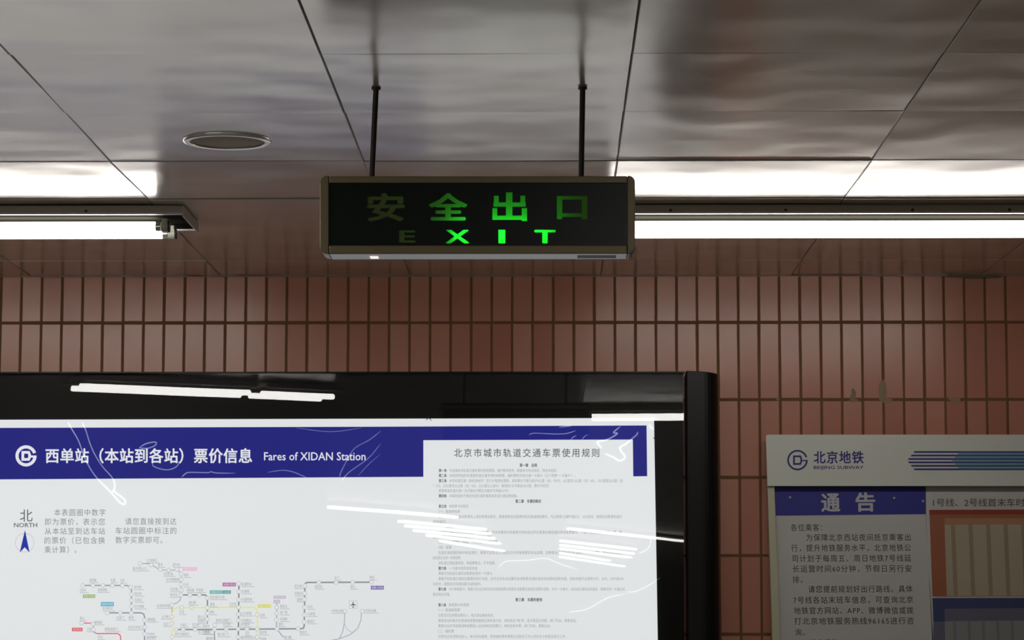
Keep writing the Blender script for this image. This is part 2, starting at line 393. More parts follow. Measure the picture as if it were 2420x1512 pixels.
# ------------------------------------------------------------------ fluorescent fittings
def fitting(p0, p1, label, group, ext=.085, r=.013, zc=.0465, full=True, W=.30, gap=.13):
    """p0,p1: ends of the tube axis midline (xy, on the ceiling). Built along local X."""
    p0, p1 = Vector(p0), Vector(p1); L = (p1 - p0).length; ang = math.atan2((p1 - p0).y, (p1 - p0).x)
    mid = (p0 + p1) / 2
    t = thing('fluorescent_light', label, 'ceiling light', (mid.x, mid.y, CZ - (.0015 if full else .0065)), group)
    t.rotation_euler = (0, 0, ang); BASE[t.name] = Vector()
    h = L / 2; e = h + ext
    b = MB(); T_ = .026      # shallow enamel tray with white rolled lips and a near-black recessed underside
    b.box(-e, e, -W / 2 + .012, W / 2 - .012, -.0065, -.0005); b.box(-e, e, -W / 2, W / 2, -T_ + .005, -.0065)
    hs = link('housing', b, MT['white_housing'], t)
    for s in (-1, 1):
        b = MB(); y0_, y1_ = sorted((s * W / 2, s * (W / 2 - .010))); b.box(-e, e, y0_, y1_, -T_, -T_ + .005); link('lip', b, MT['white_lip'], hs)
    b = MB(); b.box(-e, e, -W / 2 + .010, W / 2 - .010, -T_ + .003, -T_ + .005); link('underside', b, MT['dark_under'], hs)
    for y in (-gap / 2, gap / 2):
        b = MB(); b.cyl((-h, y, -zc), (h, y, -zc), r, 20)
        b.cyl((-h, y, -zc), (-h - .004, y, -zc), r, 20, r * .8); b.cyl((h, y, -zc), (h + .004, y, -zc), r, 20, r * .8)
        tb = link('tube', b, MT['tube'], t, smooth=True)
        if full:
            for s in (-1, 1):
                b = MB(); b.cyl((s * (h + .003), y, -zc), (s * (h + .016), y, -zc), r * .92, 20)
                link('tube_cap', b, MT['cap_metal'], tb, smooth=True)
                b = MB(); b.cyl((s * (h + .018), y, -zc), (s * (h + .036), y, -zc), r * 1.05, 20)
                b.box(min(s * (h + .020), s * (h + .034)), max(s * (h + .020), s * (h + .034)), y - .011, y + .011, -zc, -.0255)
                lh = link('lamp_holder', b, MT['holder'], t, smooth=True)
                b = MB(); b.cyl((s * (h + .036), y, -zc), (s * (h + .040), y, -zc), r * 1.18, 20)
                link('holder_rim', b, MT['black_cap'], lh)
    if full:
        for s in (-1, 1):
            b = MB(); x0, x1 = sorted((s * e, s * (e + .0035)))
            b.box(x0, x1, -W / 2 - .001, W / 2 + .001, -.032, -.004)
            link('end_plate', b, MT['white_metal'], t, bevel=.001)
        for x in (-h * .75, -h * .25, h * .30, h * .72):
            b = MB(); b.cyl((x, -W / 2 - .002, -.017), (x, -W / 2 + .001, -.017), .004, 8); link('screw', b, MT['screw'], t)
    return t
yf = on_z(300, 482, CZ).y; W_ = .30
ymid = yf + W_ / 2
LT = .6 * 2.06
xr = on_y(374, 540, ymid).x
fitting((xr - 1.2, ymid), (xr, ymid), 'twin tube ceiling light over the black lightbox, its end plate showing', 'twin tube lights near the tiled wall')
xl = on_y(1446, 540, ymid).x
fitting((xl, ymid), (xl + 1.2, ymid), 'twin tube ceiling light running behind the exit sign and above the notice board', 'twin tube lights near the tiled wall')
GLY = 8.385       # front of the lightbox glass
def via_glass(px, py):
    v = on_z(px, py, CZ - .048); return (v.x, 2 * GLY - v.y)
HALL = [((180, 912), (578, 927)), ((604, 929), (772, 937)), ((1382, 985), (1660, 983)),
        ((780, 1197), (1078, 1222)), ((945, 1232), (1146, 1250)), ((960, 1243), (1158, 1260)), ((980, 1254), (1166, 1271)),
        ((1010, 1265), (1180, 1283)), ((1042, 1278), (1190, 1300)),
        ((1346, 1249), (1620, 1279)), ((1328, 1277), (1500, 1297)), ((1328, 1287), (1495, 1307)),
        ((1327, 1295), (1489, 1316)), ((1326, 1305), (1440, 1323)), ((1326, 1314), (1474, 1336))]
for k, (a, b_) in enumerate(HALL):
    fitting(via_glass(*a), via_glass(*b_), 'twin tube ceiling light in the hall facing the lightbox', 'hall lights mirrored in the lightbox', full=False, ext=.015, gap=.13 if k < 3 else .035, W=.30 if k < 3 else .12)

# ------------------------------------------------------------------ round ceiling speaker
c = on_z(537.5, 330, CZ); R = .5 * (on_z(642.5, 330, CZ) - on_z(433, 330, CZ)).length
sp = thing('ceiling_speaker', 'round flush ceiling speaker with white rim and beige grille', 'speaker', (c.x, c.y, CZ - .001))
b = MB(); n = 48
prof = [(R, 0), (R, -.003), (R * .97, -.0065), (R * .90, -.0075), (R * .845, -.006), (R * .835, -.001)]
b.add([(c.x + r_ * math.cos(2 * math.pi * k / n), c.y + r_ * math.sin(2 * math.pi * k / n), CZ - .001 + z) for r_, z in prof for k in range(n)],
      [(j * n + k, j * n + (k + 1) % n, (j + 1) * n + (k + 1) % n, (j + 1) * n + k) for j in range(len(prof) - 1) for k in range(n)])
link('rim', b, MT['rim'], sp, smooth=True)
b = MB(); m_ = 6
vs = [(c.x, c.y, CZ - .0075)]; fs = []
for j in range(1, m_ + 1):
    rr = R * .84 * j / m_
    for k in range(n): vs.append((c.x + rr * math.cos(2 * math.pi * k / n), c.y + rr * math.sin(2 * math.pi * k / n), CZ - .0075 + .0045 * (j / m_) ** 2))
fs = [(0, 1 + k, 1 + (k + 1) % n) for k in range(n)] + [(1 + (j - 1) * n + k, 1 + j * n + k, 1 + j * n + (k + 1) % n, 1 + (j - 1) * n + (k + 1) % n) for j in range(1, m_) for k in range(n)]
b.add(vs, fs); link('grille', b, MT['grille'], sp, smooth=True)

# ------------------------------------------------------------------ hanging exit sign
pl, pr = on_z(889, 207, CZ), on_z(1377, 205, CZ)
SYC = (pl.y + pr.y) / 2; SD = .078; SY = SYC - SD / 2
sg = thing('exit_sign', 'hanging green exit sign with bronze frame on two dark rods', 'sign', on_y(1128, 510, SY))
def rrect(x0, x1, y0, y1, rl, rr, Y, n=6):     # photo-pixel outline, rounded on the left (rl) and right (rr)
    pts = []
    for cx, cy, r_, a0 in ((x1 - rr, y0 + rr, rr, 90), (x1 - rr, y1 - rr, rr, 0), (x0 + rl, y1 - rl, rl, -90), (x0 + rl, y0 + rl, rl, -180)):
        if r_ <= 0: pts.append((cx, cy)); continue
        for k in range(n + 1):
            a = math.radians(a0 - 90 * k / n); pts.append((cx + r_ * math.cos(a), cy - r_ * math.sin(a)))
    return [on_y(x, y, Y) for x, y in pts]
bt = (0, SD, 0)
b = MB(); b.prism(rrect(756, 776.5, 415, 600, 17, 0, SY - .001), (0, SD + .002, 0)); link('end_cap', b, MT['frame'], sg, bevel=.0015)
b = MB(); b.prism(rrect(1483.5, 1501, 415, 600, 0, 16, SY - .001), (0, SD + .002, 0)); link('end_cap', b, MT['frame'], sg, bevel=.0015)
b = MB(); b.prism([on_y(x, y, SY) for x, y in ((778, 416), (1482, 416), (1482, 432), (778, 432))], bt); link('top_rail', b, MT['frame'], sg, bevel=.0012)
b = MB(); b.prism([on_y(x, y, SY) for x, y in ((778, 580), (1482, 580), (1482, 599), (778, 599))], bt); link('bottom_rail', b, MT['frame'], sg, bevel=.0012)
zb = on_y(1130, 599, SY).z
b = MB(); b.box(on_y(779, 600, SY).x, on_y(1481, 600, SY).x, SY + .001, SY + SD - .001, zb - .0012, zb); link('underside', b, MT['sign_bottom'], sg)
b = MB(); ua, ub = on_y(872, 600, SY).x, on_y(891, 600, SY).x; b.box(ua, ub, SY + .028, SY + .056, zb - .003, zb - .001); link('indicator_lamp', b, MT['led_white'], sg)
b = MB(); b.box(on_y(1365, 600, SY).x, on_y(1457, 600, SY).x, SY + .022, SY + .060, zb - .0018, zb - .0011); link('sticker', b, MT['sticker'], sg)
b = MB(); b.prism([on_y(x, y, SY + SD - .004) for x, y in ((776, 418), (1484, 418), (1484, 598), (776, 598))], (0, .003, 0)); link('back_panel', b, MT['sign_inner'], sg)
for xs in (777.2,):
    b = MB(); b.prism([on_y(x, y, SY + .0004) for x, y in ((776.2, 417), (778.4, 417), (778.4, 600), (776.2, 600))], (0, .003, 0)); link('cap_seam', b, MT['frame_dark'], sg)
CH = [('安', 866, 956, 456, 523, .035), ('全', 1013, 1105, 456, 521, .035), ('出', 1164, 1246, 456, 522, .035), ('口', 1316, 1388, 463, 518, .035),
      ('E', 942, 982, 544, 573, .03), ('X', 1053, 1109, 543, 575, .03), ('I', 1178, 1194, 543, 575, .0), ('T', 1263, 1313, 543, 575, .03)]
FY = SY + .004
def glyph_px(ch, x0, x1, y0, y1, bold, Y, mb):
    vs, fs = glyphs(ch, bold)
    a, b_, lo, hi = min(v.x for v in vs), max(v.x for v in vs), min(v.y for v in vs), max(v.y for v in vs)
    mb.add([on_y(x0 + (v.x - a) / (b_ - a) * (x1 - x0), y1 - (v.y - lo) / (hi - lo) * (y1 - y0), Y) for v in vs], fs)
from mathutils.geometry import delaunay_2d_cdt
pts2 = []; edg = []; tris = []
def add_loop(lp):
    n0 = len(pts2); pts2.extend(Vector((p.x, p.z)) for p in lp); edg.extend((n0 + k, n0 + (k + 1) % len(lp)) for k in range(len(lp)))
add_loop([on_y(x, y, FY) for x, y in ((777, 431), (1483, 431), (1483, 581), (777, 581))])
for ch, x0, x1, y0, y1, bo in CH:
    g_ = MB()
    if ch == '出':
        for bx in ((1395, 210, 1438, 392), (1315, 232, 1347, 305), (1491, 232, 1523, 305), (1312, 276, 1526, 305), (1305, 314, 1337, 392), (1500, 314, 1535, 400), (1305, 364, 1535, 392)):
            flat(g_, [(700 + bx[p] / 2.814, 380 + bx[q] / 2.814) for p, q in ((0, 1), (2, 1), (2, 3), (0, 3))], FY)
    else: glyph_px(ch, x0, x1, y0, y1, bo, FY, g_)
    for f in g_.f: add_loop([g_.v[q] for q in f])
    for f in g_.f:
        for k in range(1, len(f) - 1): tris.append([(g_.v[q].x, g_.v[q].z) for q in (f[0], f[k], f[k + 1])])
    b = MB(); flat(b, ((x0 - 4, y0 - 4), (x1 + 4, y0 - 4), (x1 + 4, y1 + 4), (x0 - 4, y1 + 4)), FY + .0016)
    link('character', b, MT['green_letter'], sg)
def in_tri(p, t):
    d = [(t[(k + 1) % 3][0] - t[k][0]) * (p[1] - t[k][1]) - (t[(k + 1) % 3][1] - t[k][1]) * (p[0] - t[k][0]) for k in range(3)]
    return min(d) >= 0 or max(d) <= 0
ov, oe, of = delaunay_2d_cdt(pts2, edg, [], 0, 1e-7)[:3]
face = MB(); keep = []
for f in of:
    cx = sum(ov[k].x for k in f) / len(f); cy = sum(ov[k].y for k in f) / len(f)
    if not any(in_tri((cx, cy), t) for t in tris): keep.append(tuple(f))
face.add([(v.x, FY, v.y) for v in ov], keep)
link('face_panel', face, MT['sign_face'], sg)
b = MB(); b.cyl(on_y(1075, 556, FY + .022), on_y(1300, 556, FY + .022), .0025, 8); link('lamp_strip', b, MT['led'], sg)
for (tx, ty), (bx, by), top in (((889, 207), (879, 416), pl), ((1377, 205), (1373.5, 416), pr)):
    b = MB(); lo = on_y(bx, by, SYC); lo.z += .0; top = Vector((top.x, SYC, CZ - .001))
    b.cyl(lo + Vector((0, 0, -.004)), top, .0058, 14); rd = link('hanging_rod', b, MT['rod'], sg, smooth=True)
    b = MB(); b.cyl(top + Vector((0, 0, .0)), top + Vector((0, 0, -.004)), .0095, 16); link('flange', b, MT['flange'], rd)

# ------------------------------------------------------------------ lightbox with the fare poster
PY_ = GLY + .012
lb = thing('lightbox', 'large black wall lightbox with glossy cover and rounded side post', 'display case', on_y(750, 2080, GLY))
b = MB(); pbox(b, -180, 1617, 880, 2120, GLY + .020, WY - .001); link('cabinet', b, MT['black'], lb)
b = MB(); pbox(b, -180, 1618, 878, 881.5, GLY - .001, WY - .02); link('top_rail', b, MT['black_alu'], lb)
b = MB()
x0, x1 = on_y(1621, 900, GLY).x, on_y(1698, 900, GLY).x; wz = x1 - x0
prof = [(x0, GLY + .06), (x0, GLY - .010), (x0 + .004, GLY - .014)]
for k in range(9):
    a = math.radians(90 * k / 8); prof.append((x0 + wz * (.45 + .55 * math.sin(a)), GLY - .014 + .05 * (1 - math.cos(a))))
prof += [(x1, WY - .003), (x0 + .01, WY - .003)]
zt, zbt = on_y(1650, 877, GLY).z, on_y(1650, 2120, GLY).z
b.prism([(x, y, zbt) for x, y in prof], (0, 0, zt - zbt))
for i in range(len(b.v)):                       # the post's head falls slightly to the outside
    if b.v[i].z > (zt + zbt) / 2: b.v[i].z -= .007 * ((b.v[i].x - x0) / wz) ** 2
link('side_post', b, MT['black_alu'], lb, bevel=.0012)
b = MB(); g = [on_y(x, y, GLY) for x, y in ((-180, 882), (1616, 882), (1616, 2120), (-180, 2120))]
b.prism(g, (0, .004, 0)); link('glass_panel', b, MT['glass'], lb)

po = thing('fare_poster', 'backlit subway fare map poster with blue header band', 'poster', on_y(740, 2050, PY_))
b = MB(); b.prism([on_y(x, y, PY_) for x, y in ((-120, 992), (1545.5, 987.5), (1554.5, 1512), (1560, 2050), (-120, 2050))], (0, .001, 0))
sh = link('sheet', b, WHITE, po)
e1 = PY_ - .0008; e2 = PY_ - .0014
b = MB(); flat(b, ((-60, 1011), (900, 1008), (1528, 1005), (1529.5, 1125), (1496.5, 1125.5), (1495.5, 1038.5), (1000.5, 1040), (1000.5, 1126.5), (-60, 1133)), e1)
link('header_band', b, P_BLUE, po)
def logo(mb, cx, cy, R_, th, Y, dth, s=1.):
    ring(mb, cx, cy, R_ - th, R_, Y, 18, 356, 40)
    k = R_
    # D
    x0, x1, y0, y1 = cx - .43 * k, cx + .46 * k, cy - .46 * k, cy + .46 * k
    ch = .16 * k
    outer = [(x0, y0), (x1 - ch * .8, y0), (x1, y0 + ch * 2), (x1, y1 - ch * 2), (x1 - ch * .8, y1), (x0, y1)]
    t = dth
    inner = [(x0 + t, y0 + t), (x1 - ch * .8 - t * .7, y0 + t), (x1 - t, y0 + ch * 2), (x1 - t, y1 - ch * 2), (x1 - ch * .8 - t * .7, y1 - t), (x0 + t, y1 - t)]
    for i in range(6):
        j = (i + 1) % 6; mb.quad(*[on_y(p[0], p[1], Y) for p in (outer[i], outer[j], inner[j], inner[i])])
    flat(mb, ((x1 - t * .3, cy - th * .12), (cx + R_ * .99, cy - th * .12), (cx + R_ * .985, cy + th * .55), (x1 - t * .3, cy + th * .55)), Y)
b = MB(); logo(b, 61.5, 1077, 25, 7.4, e2, 6.3); link('logo', b, P_WHITE, po)
b = MB(); text_into(b, '西单站（本站到各站）票价信息', 107.5, 596, 1076.3, 34.5, e2, bold=.022, sp=1.05); link('title_text', b, P_WHITE, po)
b = MB(); text_into(b, 'Fares of XIDAN Station', 624, 864, 1078, 19.5, e2, bold=.008, ink_fit=True); link('title_text', b, P_WHITE, po)
b = MB(); text_into(b, '北', 47, 77, 1217.5, 30, e1); text_into(b, 'NORTH', 33, 88, 1240.5, 10.5, e1, ink_fit=True, bold=.01); link('north_text', b, P_DARK, po)
b = MB(); flat(b, ((59, 1252), (70, 1305.5), (58.5, 1293), (46.5, 1305.5)), e2); link('north_arrow', b, P_ARROW, po)
b = MB(); ring(b, 58.5, 1282, 21.8, 22.8, e1); link('north_ring', b, P_RING, po)
b = MB()
for s_, x0, x1, yc in (('本表圆圈中数字', 128, 249, 1210.5), ('即为票价，表示您', 106, 248, 1232.5), ('从本站至到达车站', 106, 248, 1254.5), ('的票价（已包含换', 105, 248, 1276.5), ('乘计算）。', 105, 181, 1298.5),
                      ('请您直接按到达', 296, 417, 1231.5), ('车站圆圈中标注的', 273, 417, 1253.5), ('数字买票即可。', 273, 384, 1275.5)):
    text_into(b, s_, x0, x1, yc, 16.5, e1, bold=.0, sp=1.17)
link('instruction_text', b, P_TEXT, po)
b = MB(); text_into(b, '北京市城市轨道交通车票使用规则', 1073, 1416, 1069.5, 20.5, e1, bold=.006, sp=1.28); link('rules_title', b, P_DARK, po)
RULES = [
 (1111.5, 'b', '第一条', '为加强本市轨道交通车票的使用管理，维护票务秩序，根据本市有关规定，特定本规则。', 1317),
 (1123.4, 'b', '第二条', '本规则所指的车票是轨道交通专用的单程票、福利票和市政交通一卡通卡（以下简称“一卡通卡”）。', 1360),
 (1135.6, 'b', '第三条', '本市轨道交通（除机场线外）实行计程限时票制，具体票价方案为起步6公里（含）内3元，6公里至12公里（含）4元，12公里至22公里（含', 1472),
 (1147.6, 'l', '', '）5元，22公里至32公里（含）6元，32公里以上部分，每增加1元可乘坐20公里，票价不封顶。', 1298),
 (1159.2, 'i', '', '乘客乘坐轨道交通一次行程在付费区内最多可停留4小时。', 1203),
 (1171.4, 'b', '第四条', '本规则适用于乘坐轨道交通的乘客及轨道交通运营线路。', 1223),
 (1196, 'b', '第五条', '单程票卡的购买', 1107), (1208, 'i', '', '（一）普通单程票', 1087),
 (1220.5, 'i', '', '乘客可以在车站自动售票机上或到售票处购买，乘客使用自动售票机购买普通单程票时，可以使用1元硬币或5元、10元纸币，按照自动售票机提示', 1470),
 (1232.5, 'l', '', '自助操作。', 1056), (1245.5, 'i', '', '（二）福利票', 1073),
 (1257.5, 'i', '', '根据政府相关规定享受免费、优惠政策，符合免票条件的乘客可持有效证件在售票处换取福利票或免费乘车，一律不得转让他人使用。票，按', 1470),
 (1268.5, 'l', '', '相关规定执行并经工作人员验证后，方可进站乘车。', 1165), (1280.5, 'i', '', '（三）在自动售票机上购票，不得折叠、弯曲单程票。', 1178),
 (1293, 'i', '', '（四）退票', 1067),
 (1305.5, 'i', '', '轨道交通线路因故中断运营时，乘客可在发生之日起五日内凭单程票到车站退票，因乘客自身原因造成车票损坏，不予退票，票卡由车站收回', 1472),
 (1317.5, 'l', '', '由运营企业统一处理退票。', 1090), (1330, 'i', '', '非轨道交通运营原因，单程票售出，不予退票。', 1171),
 (1342.5, 'b', '第六条', '一卡通卡的购买和充值', 1128), (1354.5, 'i', '', '乘客可在轨道交通车站售票处购买一卡通卡。', 1165),
 (1367, 'i', '', '乘客可在轨道交通车站售票处进行充值，还可以在车站设置的自动售票/充值机或自动充值机自助充值，自助充值可以使用10元、20元、50元或100', 1473),
 (1379.5, 'l', '', '元纸币，按照自动充值机提示自助操作。', 1138),
 (1391.7, 'b', '第七条', '对于单程票卡，乘客可在当日购买的有效单程票在购票车站售票处按规定退票并退款，对于一卡通卡，在轨道交通车站充值后，乘客应到一卡通公司', 1476),
 (1404, 'l', '', '指定网点办理。', 1064),
 (1429, 'b', '第八条', '单程票卡的使用', 1108), (1441, 'i', '', '（一）普通单程票', 1087), (1453.5, 'i', '', '仅限当日在购票站乘车入，每次进站乘坐有效。', 1167),
 (1466, 'i', '', '乘客进站时每次在普通单程票接触感应闸机读卡区，闸机发出“嘀”声，显示屏显示余额，闸门开启，乘客进站。', 1363),
 (1478.5, 'i', '', '乘客出站时须将普通单程票插入出站闸机的回票口，闸机验收车票，闸门开启，乘客出站。', 1302),
 (1491, 'i', '', '（二）福利票', 1073), (1503.5, 'i', '', '仅限当日在领取站进入，每次进站使用，使用福利票的乘客应当配合工作人员的证卡核查及登记工作。', 1338),
 (1516, 'l', '', '乘客进站须在检票闸机处刷福利票进站，出站时将福利票由回票口收回。', 1338)]
b = MB(); bb = MB()
for yc, k, pre, s_, xe in RULES:
    sh_ = (yc - 1100) * .004
    if k == 'b':
        text_into(bb, pre, 1037 - sh_, 1056 - sh_, yc, 8, e1, bold=.03); text_into(b, s_, 1062 - sh_, xe, yc, 8, e1)
    else: text_into(b, s_, (1037 if k == 'i' else 1024) - sh_, xe, yc, 8, e1)
for s_, x0, x1, yc in (('第一章　总则', 1228, 1269, 1099), ('第二章　车票的购买', 1218, 1279, 1184), ('第三章　车票的使用', 1218, 1281, 1416.7)):
    text_into(bb, s_, x0, x1, yc, 8.5, e1, bold=.03)
link('rules_text', b, P_SMALL, po); link('rules_heading', bb, P_HEAD, po)

# route map
def c4(x, y): return (x / 4.554, 1180 + y / 4.554)
def c5(x, y): return (480 + x / 4.554, 1180 + y / 4.554)
GR = (150, 152, 160)
LINES = [
 (c4, (170, 170, 176), 2.2, [(1510, 690), (1620, 690), (1720, 760), (1900, 760), (1940, 785), (1950, 830), (1950, 1020), (1940, 1080), (1905, 1112), (1850, 1130), (1850, 1220)]),
 (c4, GR, 3.0, [(890, 925), (1365, 925), (1402, 938), (1415, 970), (1415, 1220)]),
 (c4, (138, 150, 168), 3.2, [(1155, 1220), (1520, 1220), (1548, 1235), (1556, 1265), (1556, 1700)]),
 (c4, (222, 92, 118), 2.6, [(890, 1330), (985, 1330)]), (c4, GR, 2.6, [(985, 1330), (1003, 1345), (1005, 1400), (1015, 1430), (1040, 1443)]),
 (c4, (222, 92, 118), 2.6, [(1040, 1443), (1265, 1443), (1290, 1455), (1298, 1480), (1298, 1700)]),
 (c4, (120, 122, 128), 2.8, [(1965, 1027), (2205, 1027), (2228, 1040), (2233, 1065), (2233, 1300)]),
 (c4, (222, 224, 140), 3.0, [(1850, 1700), (1850, 1222), (1868, 1180), (1910, 1163), (2277, 1163)]),
 (c5, (222, 224, 140), 3.0, [(80, 1163), (535, 1161), (570, 1172), (584, 1205), (584, 1700)]),
 (c4, (140, 142, 150), 3.4, [(1880, 1400), (2277, 1399)]),
 (c5, (140, 142, 150), 3.4, [(0, 1399), (1055, 1391), (1080, 1384), (1088, 1360), (1096, 920), (1103, 900), (1120, 893), (1812, 890)]),
 (c5, (130, 130, 138), 3.2, [(386, 905), (376, 1700)]), (c5, (150, 150, 158), 2.8, [(45, 1060), (45, 1330)]),
 (c5, (168, 168, 176), 2.6, [(793, 1120), (790, 1390), (862, 1480)]),
 (c5, (172, 176, 186), 2.2, [(1527, 1200), (1520, 1330), (1500, 1430), (1462, 1500), (1390, 1512)]),
 (c5, (172, 176, 186), 2.2, [(1705, 1200), (1698, 1300), (1665, 1385), (1590, 1450), (1462, 1500)]),
 (c5, (186, 190, 198), 1.8, [(1520, 1330), (1545, 1395), (1600, 1430), (1640, 1415)]),
 (c5, (150, 150, 158), 2.6, [(120, 1340), (125, 1700)]),
]
lm = {}
for fn, rgb, wd, pts in LINES:
    if rgb not in lm: lm[rgb] = ink('route_%d_%d_%d' % rgb, rgb)
    b = MB(); stroke(b, [fn(*p) for p in pts], wd, PY_ - .0006); link('route_line', b, lm[rgb], po)
STN = [(c4, p) for p in ((890, 925), (1000, 925), (1107, 925), (1210, 925), (1317, 925), (1405, 945), (1415, 1020), (1415, 1085), (1415, 1150), (1413, 1222), (1155, 1220), (1295, 1220),
        (1508, 690), (1625, 705), (1725, 752), (1815, 760), (1905, 752), (1950, 800), (1950, 860), (1950, 915), (1950, 975), (1948, 1027), (1850, 1135), (1850, 1262), (1850, 1335),
        (1957, 1163), (2065, 1163), (2045, 1027), (2145, 1027), (1556, 1300), (1556, 1375), (1556, 1448), (1005, 1400), (1000, 1340), (880, 1330), (1895, 1400), (1972, 1400), (2100, 1400), (1850, 1478))] + \
      [(c5, p) for p in ((386, 905), (383, 990), (382, 1078), (382, 1160), (380, 1235), (378, 1300), (376, 1395), (45, 1060), (45, 1165), (45, 1225), (45, 1290), (125, 1350), (122, 1397), (250, 1397),
        (472, 1395), (583, 1240), (583, 1393), (793, 1160), (792, 1225), (790, 1295), (795, 1392), (1022, 1390), (1098, 930), (1094, 1010), (1093, 1075), (1092, 1160), (1090, 1240), (1087, 1318),
        (1245, 893), (1432, 893), (1610, 891), (1813, 890), (1527, 1203), (1712, 1203), (376, 1480), (583, 1480))]
b = MB(); bw = MB()
for fn, p in STN:
    x, y = fn(*p); ring(b, x, y, 4.3, 5.3, e2, n=16); ring(bw, x, y, 0.01, 4.4, PY_ - .0010, n=12)
link('station_ring', b, P_RING, po); link('station_dot', bw, WHITE, po)
TAGS = [(c4, (892, 1022, 1025, 1060), (146, 182, 96), '地铁16号线', '16'), (c4, (1085, 1103, 1225, 1150), (82, 172, 192), '地铁4号线', '4'), (c4, (775, 1380, 888, 1418), (214, 52, 62), '西郊线', ''),
        (c4, (1965, 728, 2120, 768), (226, 180, 210), '地铁昌平线', ''), (c5, (210, 895, 352, 935), (176, 82, 156), '地铁5号线', ''), (c5, (72, 978, 210, 1015), (64, 172, 160), '地铁8号线', ''), (c5, (214, 978, 298, 1015), (50, 150, 140), '北段', ''),
        (c5, (590, 1128, 730, 1165), (214, 210, 74), '地铁13号线', ''), (c5, (758, 1035, 890, 1068), (190, 178, 196), '地铁14号线', ''), (c5, (758, 1080, 828, 1118), (190, 178, 196), '东段', ''), (c5, (1805, 928, 1945, 970), (118, 98, 170), '地铁15号线', '')]
b = MB()
for fn, (x0, y0, x1, y1), rgb, s_, _ in TAGS:
    p, q = fn(x0, y0), fn(x1, y1); t_ = MB(); flat(t_, (p, (q[0], p[1]), q, (p[0], q[1])), PY_ - .0009)
    link('line_tag', t_, ink('tag_%d' % x0, rgb), po); text_into(b, s_, p[0] + 2, q[0] - 2, (p[1] + q[1]) / 2, (q[1] - p[1]) * .75, e2)
link('tag_text', b, P_WHITE, po)
NAMES = [(c4, 1430, 1580, 742, '昌平西山口'), (c4, 1572, 1690, 655, '十三陵景区'), (c4, 1702, 1752, 703, '昌平'), (c4, 1862, 1938, 702, '昌平东关'), (c4, 1760, 1862, 798, '北邵洼'), (c4, 1978, 2028, 812, '南邵'), (c4, 1785, 1925, 860, '沙河高教园'),
 (c4, 1978, 2028, 915, '沙河'), (c4, 1835, 1912, 965, '巩华城'), (c4, 1830, 1912, 1025, '朱辛庄'), (c4, 2012, 2090, 975, '育知路'), (c4, 2110, 2188, 975, '平西府'), (c4, 1688, 1828, 1143, '生命科学园'), (c4, 2028, 2108, 1108, '龙泽'), (c4, 1930, 1980, 1210, '西二旗'), (c4, 1735, 1815, 1260, '上地'), (c4, 1757, 1812, 1340, '五道口'),
 (c4, 858, 928, 975, '北安河'), (c4, 962, 1038, 868, '温阳路'), (c4, 1052, 1152, 972, '稻香湖路'), (c4, 1190, 1240, 868, '屯佃'), (c4, 1295, 1340, 870, '永丰'), (c4, 1442, 1518, 942, '永丰南'), (c4, 1450, 1526, 1013, '西北旺'), (c4, 1450, 1526, 1080, '马连洼'), (c4, 1450, 1550, 1150, '农大南路'),
 (c4, 1105, 1215, 1172, '安河桥北'), (c4, 1250, 1336, 1272, '北宫门'), (c4, 1385, 1440, 1272, '西苑'), (c4, 1590, 1670, 1292, '圆明园'), (c4, 1378, 1532, 1375, '北京大学东门'), (c4, 1588, 1665, 1448, '中关村'), (c4, 858, 908, 1278, '香山'), (c4, 1015, 1098, 1322, '植物园'), (c4, 935, 985, 1395, '万安'), (c4, 1130, 1272, 1395, '颐和园西门'), (c4, 1055, 1102, 1480, '巴沟'),
 (c4, 1940, 2010, 1350, '六道口'), (c4, 2068, 2140, 1345, '北沙滩'), (c4, 2180, 2255, 1365, '奥林匹克'), (c4, 1880, 2035, 1448, '清华东路西口'), (c4, 2128, 2206, 1262, '西小口'), (c4, 2128, 2206, 1310, '永泰庄'), (c4, 1575, 1680, 1490, '海淀黄庄'), (c4, 2130, 2260, 1420, '北沙滩东'),
 (c5, 410, 525, 910, '天通苑北'), (c5, 412, 498, 988, '天通苑'), (c5, 412, 525, 1075, '天通苑南'), (c5, 282, 358, 1122, '立水桥'), (c5, 400, 520, 1225, '立水桥南'), (c5, 410, 520, 1300, '北苑路北'), (c5, 400, 500, 1345, '大屯路东'), (c5, 78, 232, 1050, '回龙观东大街'), (c5, 75, 125, 1128, '霍营'), (c5, 72, 120, 1212, '育新'),
 (c5, 138, 295, 1300, '森林公园南门'), (c5, 215, 292, 1340, '安立路'), (c5, 612, 665, 1245, '北苑'), (c5, 605, 685, 1430, '望京西'), (c5, 605, 680, 1500, '芍药居'), (c5, 828, 905, 1148, '善各庄'), (c5, 828, 905, 1215, '来广营'), (c5, 828, 905, 1285, '东湖渠'), (c5, 812, 862, 1342, '望京'), (c5, 868, 950, 1482, '阜通'),
 (c5, 985, 1065, 930, '后沙峪'), (c5, 985, 1068, 1010, '花梨坎'), (c5, 1012, 1065, 1075, '国展'), (c5, 1125, 1178, 1155, '孙河'), (c5, 1125, 1205, 1230, '马泉营'), (c5, 1120, 1200, 1310, '崔各庄'), (c5, 1040, 1118, 1430, '望京东'), (c5, 1205, 1283, 938, '南法信'), (c5, 1412, 1462, 845, '石门'), (c5, 1585, 1638, 938, '顺义'), (c5, 1790, 1842, 838, '俸伯'),
 (c5, 1382, 1508, 1198, '3号航站楼'), (c5, 1735, 1862, 1196, '2号航站楼'), (c5, 155, 270, 1450, '安贞门'), (c5, 405, 560, 1485, '惠新西街北口'), (c5, 30, 130, 1495, '健德门'), (c5, 0, 88, 1425, '公园南门'), (c5, 455, 498, 1440, '关庄')]
b = MB()
